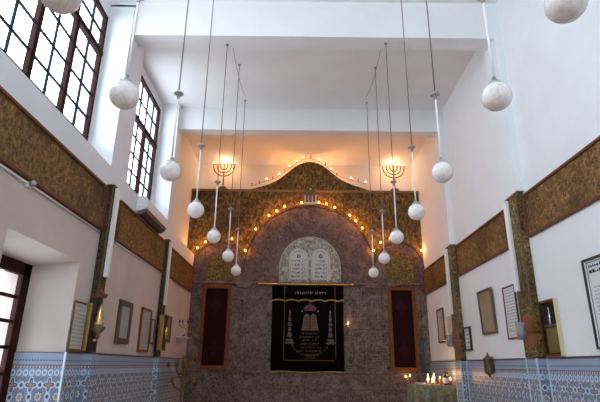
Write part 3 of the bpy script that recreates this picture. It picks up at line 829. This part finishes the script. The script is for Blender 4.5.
obj('glass_front', mk(box, xa - .006, xa - .004, ya + .03, yb - .03, za + .02, zb - .03), 'glass', t_)
tag(obj('silver_vase', mk(lathe, (WR - .042, 7.98, 2.22), [(.018, 0), (.021, .02), (.021, .09), (.016, .14), (.010, .17), (.010, .24), (.014, .27)], 18), 'silver'), 'small silver vase standing in the right wall display case', 'vase')
tag(obj('vase_stand', mk(box, WR - .055, WR - .022, 7.80, 8.16, 2.19, 2.22), 'silver'), 'thin silver shelf under the vase in the wall case', 'stand')
bm = bmesh.new(); box(bm, WR - .055, WR - .025, 7.82, 8.14, 1.78, 2.17)
tag(obj('gold_cloth', bm, mat('gold brocade', (.30, .22, .05), .5, .3), None, .01), 'folded gold brocade cloth in the lower half of the wall case', 'cloth')

# wooden sconces with brass arm and glass cup
def sconce(x, y, z, label, s=1.0):
    t_ = thing('glass_cup_sconce', (x, y, z), label, 'sconce', 'wooden sconces on the right pilasters')
    pr = [(x - .09 * s, z + .19 * s), (x - .05 * s, z + .24 * s), (x, z + .27 * s), (x + .05 * s, z + .24 * s), (x + .1 * s, z + .17 * s), (x + .085 * s, z + .05 * s), (x + .11 * s, z - .06 * s), (x + .09 * s, z - .22 * s), (x + .03 * s, z - .27 * s), (x - .05 * s, z - .23 * s), (x - .08 * s, z - .14 * s), (x - .13 * s, z - .1 * s), (x - .08 * s, z)]
    obj('backplate', mk(prism, pr, 'y', y, y + .035), mat('orange brown wood', (.28, .085, .035), .4), t_, .006)
    bm = bmesh.new(); tube(bm, [(x - .36 * s, y - .05, z), (x + .14 * s, y - .05, z)], .012, 8)
    obj('arm', bm, 'brass', t_)
    bm = bmesh.new(); tube(bm, [(x, y - .05, z), (x, y + .01, z)], .012, 8); obj('arm_bracket', bm, 'brass', t_)
    obj('glass_cup', mk(lathe, (x - .17 * s, y - .05, z - .15 * s), [(.04 * s, 0), (.07 * s, .02 * s), (.082 * s, .28 * s), (.076 * s, .28 * s), (.06 * s, .04 * s)], 20), 'cup', t_)
    obj('screw', mk(ball, (x + .02, y - .002, z - .18 * s), .012, 8), 'brass', t_)
sconce(3.88, 8.30, 2.14, 'wooden sconce with smoky glass cup on the near right pilaster')
sconce(3.88, 12.28, 2.17, 'wooden sconce with smoky glass cup on the far right pilaster')

# left pilaster lamps
t_ = thing('gilded_wall_lamp', (WL + .15, 8.2, 2.05), 'small gilded lamp on a dark board, near left pilaster', 'wall lamp')
obj('dark_board', mk(box, WL + .08, WL + .21, 8.10, 8.148, 1.74, 2.62), 'void', t_)
obj('crest', mk(prism, [(WL + .06, 2.58), (WL + .27, 2.58), (WL + .30, 2.64), (WL + .22, 2.66), (WL + .18, 2.74), (WL + .12, 2.66)], 'y', 8.06, 8.15), 'redwood', t_)
obj('shelf_bracket', mk(lathe, (WL + .26, 8.03, 2.02), [(.02, -.1), (.035, -.06), (.03, -.03), (.10, .06), (.11, .09), (.07, .1)], 16), 'bronze', t_)
obj('gilded_figure', mk(lathe, (WL + .25, 8.03, 2.12), [(.07, 0), (.075, .05), (.05, .08), (.06, .13), (.035, .18), (.045, .23), (.02, .30), (.004, .35)], 14), 'brass', t_)
obj('drip_pan', mk(lathe, (WL + .22, 8.03, 1.88), [(.015, 0), (.035, .015), (.03, .04), (.012, .05)], 12), 'brass', t_)
t_ = thing('display_case', (WL + .2, 12.1, 1.88), 'narrow dark wall case with bright brass edge, far left pilaster', 'display case')
obj('case_body', mk(box, WL + .125, WL + .22, 12.0, 12.36, 1.88, 2.66), 'void', t_)
obj('brass_edge', mk(box, WL + .115, WL + .235, 11.97, 12.0, 1.86, 2.68), 'brass', t_, .005)
bm = bmesh.new(); box(bm, WL + .22, WL + .235, 12.0, 12.36, 2.64, 2.68); box(bm, WL + .22, WL + .235, 12.0, 12.36, 1.86, 1.89)
obj('brass_rail', bm, 'brass', t_)
obj('brass_ornament', mk(lathe, (WL + .25, 12.18, 2.12), [(.01, 0), (.045, .03), (.03, .1), (.05, .16), (.03, .24), (.01, .3)], 12), 'brass', t_)

# shelf with blue enamel menorah
t_ = thing('wall_shelf', (WL + .12, 14.6, 2.27), 'small white scrolled wall shelf left of the marble front', 'shelf')
obj('board', mk(box, WL, WL + .30, 14.1, 15.0, 2.27, 2.30), 'stone', t_, .006)
for y in (14.3, 14.8):
    obj('bracket', mk(prism, [(WL, 2.27), (WL + .2, 2.27), (WL + .14, 2.20), (WL + .05, 2.17), (WL, 2.08)], 'y', y - .02, y + .02), 'stone', t_)
t_ = thing('menorah', (WL + .18, 14.45, 2.30), 'small cobalt blue enamelled menorah on the white wall shelf', 'menorah')
x, y, z = WL + .18, 14.45, 2.30
obj('base', mk(lathe, (x, y, z), [(.09, 0), (.09, .02), (.03, .05), (.015, .08)], 16), 'cobalt', t_)
obj('stem', mk(lathe, (x, y, z + .07), [(.014, 0), (.022, .08), (.012, .1), (.02, .2), (.012, .22), (.014, .4), (.026, .42)], 12), 'brass', t_)
for r in (.07, .14):
    bm = bmesh.new(); tube(bm, [(x + r * math.cos(a), y + r * .6 * math.cos(a), z + .40 + r * 1.1 * math.sin(a)) for a in (PI + PI * q / 14 for q in range(15))], .011, 6); obj('branch', bm, 'dbrass', t_)
    for s in (-1, 1): obj('candle_cup', mk(lathe, (x + s * r, y + s * r * .6, z + .39), [(.012, 0), (.026, .03), (.022, .08)], 10), 'cobalt', t_)

# bronze lantern on the right tiles
t_ = thing('bronze_lantern', (WR - .1, 10.62, 1.36), 'dark bronze pointed wall lantern against the right tiles', 'lantern')
x, y = WR - .13, 10.62
obj('body', mk(lathe, (x, y, 1.42), [(.07, 0), (.095, .03), (.09, .06), (.092, .28), (.108, .30), (.06, .34), (.025, .38), (.006, .44)], 6), 'bronze', t_)
obj('bottom_drop', mk(lathe, (x, y, 1.35), [(.004, 0), (.02, .02), (.03, .05), (.05, .075)], 8), 'bronze', t_)
obj('wall_arm', mk(box, x, WR - .02, y - .012, y + .012, 1.74, 1.765), 'bronze', t_)
bm = bmesh.new()
for k in range(6):
    a = PI * k / 3; tube(bm, [(x + .093 * math.cos(a), y + .093 * math.sin(a), 1.46), (x + .093 * math.cos(a), y + .093 * math.sin(a), 1.72)], .008, 5)
obj('ribs', bm, 'dbrass', t_)

# brass floor candelabrum at left
x, y = -2.93, 13.0
t_ = thing('floor_candelabrum', (x, y, 0), 'tall brass many-armed candelabrum in the left corner', 'candelabrum')
obj('base', mk(lathe, (x, y, 0), [(.25, 0), (.25, .03), (.18, .07), (.08, .12), (.035, .2), (.05, .24), (.03, .28)], 28), 'dbrass', t_)
obj('stem', mk(lathe, (x, y, .27), [(.025, 0), (.03, .2), (.055, .24), (.03, .3), (.028, .6), (.07, .68), (.035, .74), (.03, .86), (.065, .95), (.03, 1.0), (.025, 1.15), (.06, 1.2), (.03, 1.26), (.03, 1.33)], 16), 'dbrass', t_)
def candle_arm(a, r, zb, h):
    bm = bmesh.new(); dx, dy = math.cos(a), math.sin(a)
    tube(bm, [(x + dx * r * u, y + dy * r * u, zb + h * (-.35 * math.sin(PI * u) + u ** 2)) for u in (k / 12 for k in range(13))], .012, 6)
    o = obj('arm', bm, 'dbrass', t_)
    c_ = (x + dx * r, y + dy * r, zb + h)
    obj('candle_cup', mk(lathe, c_, [(.01, -.02), (.05, .0), (.055, .015), (.02, .02), (.028, .05), (.036, .10), (.03, .10)], 14), 'dbrass', o)
for k in range(6): candle_arm(PI / 3 * k + .2, .38, 1.28, .22)
for k in range(6): candle_arm(PI / 3 * k + .7, .30, .98, .16)
for k in range(4): candle_arm(PI / 2 * k + .4, .16, 1.42, .13)
obj('pierced_ring', mk(lathe, (x, y, 1.30), [(.12, 0), (.135, .012), (.135, .03), (.10, .05), (.05, .055)], 20), 'dbrass', t_)
obj('top_cup', mk(lathe, (x, y, 1.6), [(.02, 0), (.06, .02), (.06, .04), (.025, .05), (.035, .1), (.045, .17), (.035, .17)], 14), 'dbrass', t_)

# ------------------------------------------------------------------ candle table
TX0, TX1, TY0, TY1, TT = 3.0, 4.02, 13.2, 14.0, 1.10
t_ = thing('side_table', ((TX0 + TX1) / 2, (TY0 + TY1) / 2, 0), 'high wooden side table under a green cloth by the right wall', 'table')
obj('tabletop', mk(box, TX0, TX1, TY0, TY1, TT - .03, TT), 'redwood', t_)
for px_ in (TX0 + .06, TX1 - .06):
    for py_ in (TY0 + .06, TY1 - .06): obj('leg', mk(box, px_ - .03, px_ + .03, py_ - .03, py_ + .03, 0, TT - .03), 'redwood', t_)
# cloth: top sheet and a skirt with folds
bm = bmesh.new()
def skirt_ring(e, z, wob):
    n = 96; pts = []
    x0, x1, y0, y1 = TX0 - e, TX1 + min(e, .06), TY0 - e, TY1 + e
    per = [(x0, y0), (x1, y0), (x1, y1), (x0, y1)]
    for s in range(4):
        a, b = per[s], per[(s + 1) % 4]
        nx, ny = (b[1] - a[1]), -(b[0] - a[0]); L_ = math.hypot(nx, ny); nx /= L_; ny /= L_
        for k in range(n // 4):
            u = k / (n // 4); w = wob * (math.sin(u * 22 + s * 1.3) + .6 * math.sin(u * 9 + s)) * (1 if s != 1 else .2)
            cor = wob * 2.2 * (math.exp(-(u / .06) ** 2) + math.exp(-((1 - u) / .06) ** 2)) * (1 if s not in (1,) else .2)
            pts.append((a[0] + (b[0] - a[0]) * u + nx * (w), a[1] + (b[1] - a[1]) * u + ny * (w), z - cor * .6))
    return [bm.verts.new(p) for p in pts]
r0 = skirt_ring(.004, TT + .012, 0); r1 = skirt_ring(.016, TT + .002, 0); r2 = skirt_ring(.04, TT - .14, .022); r3 = skirt_ring(.06, TT - .44, .045)
bm.faces.new(r0)
for A, B in ((r0, r1), (r1, r2), (r2, r3)):
    n = len(A)
    for k in range(n): bm.faces.new((A[k], A[(k + 1) % n], B[(k + 1) % n], B[k])).smooth = True
tc = obj('tablecloth', bm, 'cloth'); tag(tc, 'green damask cloth draped over the side table with the candles', 'tablecloth')
sm = tc.modifiers.new('s', 'SOLIDIFY'); sm.thickness = .006; sm.offset = -1
ZT = TT + .014
tag(obj('plate', mk(lathe, (3.19, 13.4, ZT), [(.09, 0), (.14, .03), (.15, .045), (.13, .035), (.0, .016)], 24), 'white'), 'round white plate at the left end of the green cloth', 'plate')
def candle(x, y, h, label, r=.022, group='lit candles on the green cloth', glass=False):
    t_ = thing('candle_glass' if glass else 'lit_candle', (x, y, ZT), label, 'candle', group)
    if glass:
        obj('glass_holder', mk(lathe, (x, y, ZT), [(.03, 0), (.038, .01), (.042, h), (.038, h), (.034, .012)], 16), 'amber', t_)
        obj('flame', mk(lathe, (x, y, ZT + h * .45), [(.004, 0), (.022, .03), (.014, .08), (.002, .14)], 10), 'flame', t_)
    else:
        obj('wax', mk(lathe, (x, y, ZT), [(r, 0), (r, h), (r * .5, h + .003)], 14), 'wax', t_)
        obj('flame', mk(lathe, (x, y, ZT + h + .012), [(.004, 0), (.026, .04), (.018, .09), (.002, .17)], 10), 'flame', t_)
        bm = bmesh.new(); tube(bm, [(x, y, ZT + h), (x, y, ZT + h + .02)], .002, 5); obj('wick', bm, 'ink', t_)
    point((x, y - .0, ZT + h + .16), LE['cand'], (1, .5, .18), .03)
candle(3.38, 13.28, .09, 'lit white candle beside the white plate')
candle(3.42, 13.48, .05, 'short lit candle second from the white plate', .028)
candle(3.49, 13.33, .06, 'lit candle in amber glass in the middle of the row', glass=True)
candle(3.59, 13.5, .10, 'tall lit white candle just left of the amber glasses')
candle(3.73, 13.42, .16, 'tall amber glass candle left of the labelled bottle', glass=True)
candle(3.97, 13.32, .12, 'amber glass candle right of the labelled bottle', glass=True)
def bottle(x, y, h, r, label, m, lab=True):
    t_ = thing('bottle', (x, y, ZT), label, 'bottle')
    obj('glass_body', mk(lathe, (x, y, ZT), [(r * .9, 0), (r, .01), (r, h * .58), (r * .8, h * .68), (r * .32, h * .78), (r * .32, h * .95)], 20), m, t_)
    obj('cap', mk(lathe, (x, y, ZT + h * .93), [(r * .38, 0), (r * .38, h * .07)], 14), 'ink', t_)
    if lab: obj('paper_label', mk(lathe, (x, y, ZT + h * .12), [(r + .001, 0), (r + .002, .002), (r + .002, h * .38), (r + .001, h * .385)], 20), 'label', t_)
bottle(3.84, 13.30, .34, .068, 'squat bottle with white label among the candles', 'bottle')
bottle(4.03 - .05, 13.62, .40, .036, 'slim dark bottle at the wall end of the green cloth', 'bottle', False)
# blue cloth hanging by the right panel
t_ = thing('hanging_scarf', (3.87, D - .07, 2.40), 'blue cloth strip hanging from a hook beside the right burgundy panel', 'scarf')
obj('cloth', mk(wavy, 3.80, 3.93, 1.38, 2.36, D - .06, .008, 40, 12, .012), 'blue', t_)
obj('hook', mk(lathe, (3.865, D - .06, 2.36), [(.03, 0), (.05, .03), (.02, .06)], 12), 'blackf', t_)
# small wall flames on the marble
def flame_lamp(x, z, label, n=1):
    t_ = thing('wall_oil_lamp', (x, D - .1, z), label, 'lamp', 'small flames on the marble wall')
    obj('wall_plate', mk(box, x - .03, x + .03, D - .05, D + .005, z - .07, z + .03), 'brass', t_)
    for k in range(n):
        xx_ = x + (k - (n - 1) / 2) * .14; zz_ = z + .03 * k
        bm = bmesh.new(); tube(bm, [(x, D - .03, z - .02), (xx_, D - .12, zz_ - .03)], .009, 6); obj('arm', bm, 'brass', t_)
        c_ = obj('cup', mk(lathe, (xx_, D - .12, zz_ - .04), [(.012, 0), (.03, .015), (.034, .035)], 12), 'brass', t_)
        obj('flame', mk(lathe, (xx_, D - .12, zz_), [(.008, 0), (.02, .02), (.012, .045), (.002, .075)], 10), 'flame', c_)
    point((x, D - .2, z + .06), .8, (1, .5, .18), .03)
flame_lamp(1.56, 2.80, 'tiny brass oil lamp burning at the right edge of the ark curtain')
flame_lamp(3.35, 1.24, 'twin brass oil lamps burning below the right burgundy panel', 2)

# ------------------------------------------------------------------ light
w = bpy.data.worlds.new('World'); sc.world = w; w.use_nodes = True
bg = w.node_tree.nodes['Background']; bg.inputs[0].default_value = (.80, .90, 1.0, 1); bg.inputs[1].default_value = 6.6
def portal(loc, rot, sx, sy):
    l = bpy.data.lights.new('portal', 'AREA'); l.shape = 'RECTANGLE'; l.size = sx; l.size_y = sy
    l.cycles.is_portal = True
    o = bpy.data.objects.new('window_daylight', l); C.objects.link(o); o.location = loc; o.rotation_euler = rot
RX = (0, -PI / 2, 0)     # facing +x
portal((-4.38, 6.04, 6.85), RX, 2.9, 4.2)
portal((-4.38, 11.08, 6.9), RX, 3.0, 2.0)
portal((-4.38, 1.2, 6.85), RX, 2.9, 3.9)
portal((-4.38, 6.4, 1.8), RX, 2.3, 1.7)
portal((.3, Y0 - .35, 6.65), (PI / 2, 0, PI), 5.4, 2.7)  # portal of the added rear window

# ------------------------------------------------------------------ camera
pitch, roll = math.radians(18.92), math.radians(.62)
F = Vector((0, math.cos(pitch), math.sin(pitch))); R_ = Vector((1, 0, 0)); U = R_.cross(F)
r2 = R_ * math.cos(roll) + U * math.sin(roll); u2 = -R_ * math.sin(roll) + U * math.cos(roll)
cam = bpy.data.cameras.new('camera'); co = bpy.data.objects.new('camera', cam); C.objects.link(co)
mw = Matrix((r2, u2, -F)).transposed().to_4x4(); mw.translation = (0, 0, 1.55)
co.matrix_world = mw
cam.sensor_fit = 'HORIZONTAL'; cam.sensor_width = 36; cam.lens = 28.8; cam.clip_start = .05
sc.camera = co
sc.view_settings.view_transform = 'Standard'; sc.view_settings.look = 'None'; sc.view_settings.gamma = 1
sc.view_settings.use_curve_mapping = False; sc.view_settings.exposure = 0.56
sc.cycles.max_bounces = 10; sc.cycles.diffuse_bounces = 6; sc.cycles.transparent_max_bounces = 16
sc.cycles.use_denoising = True
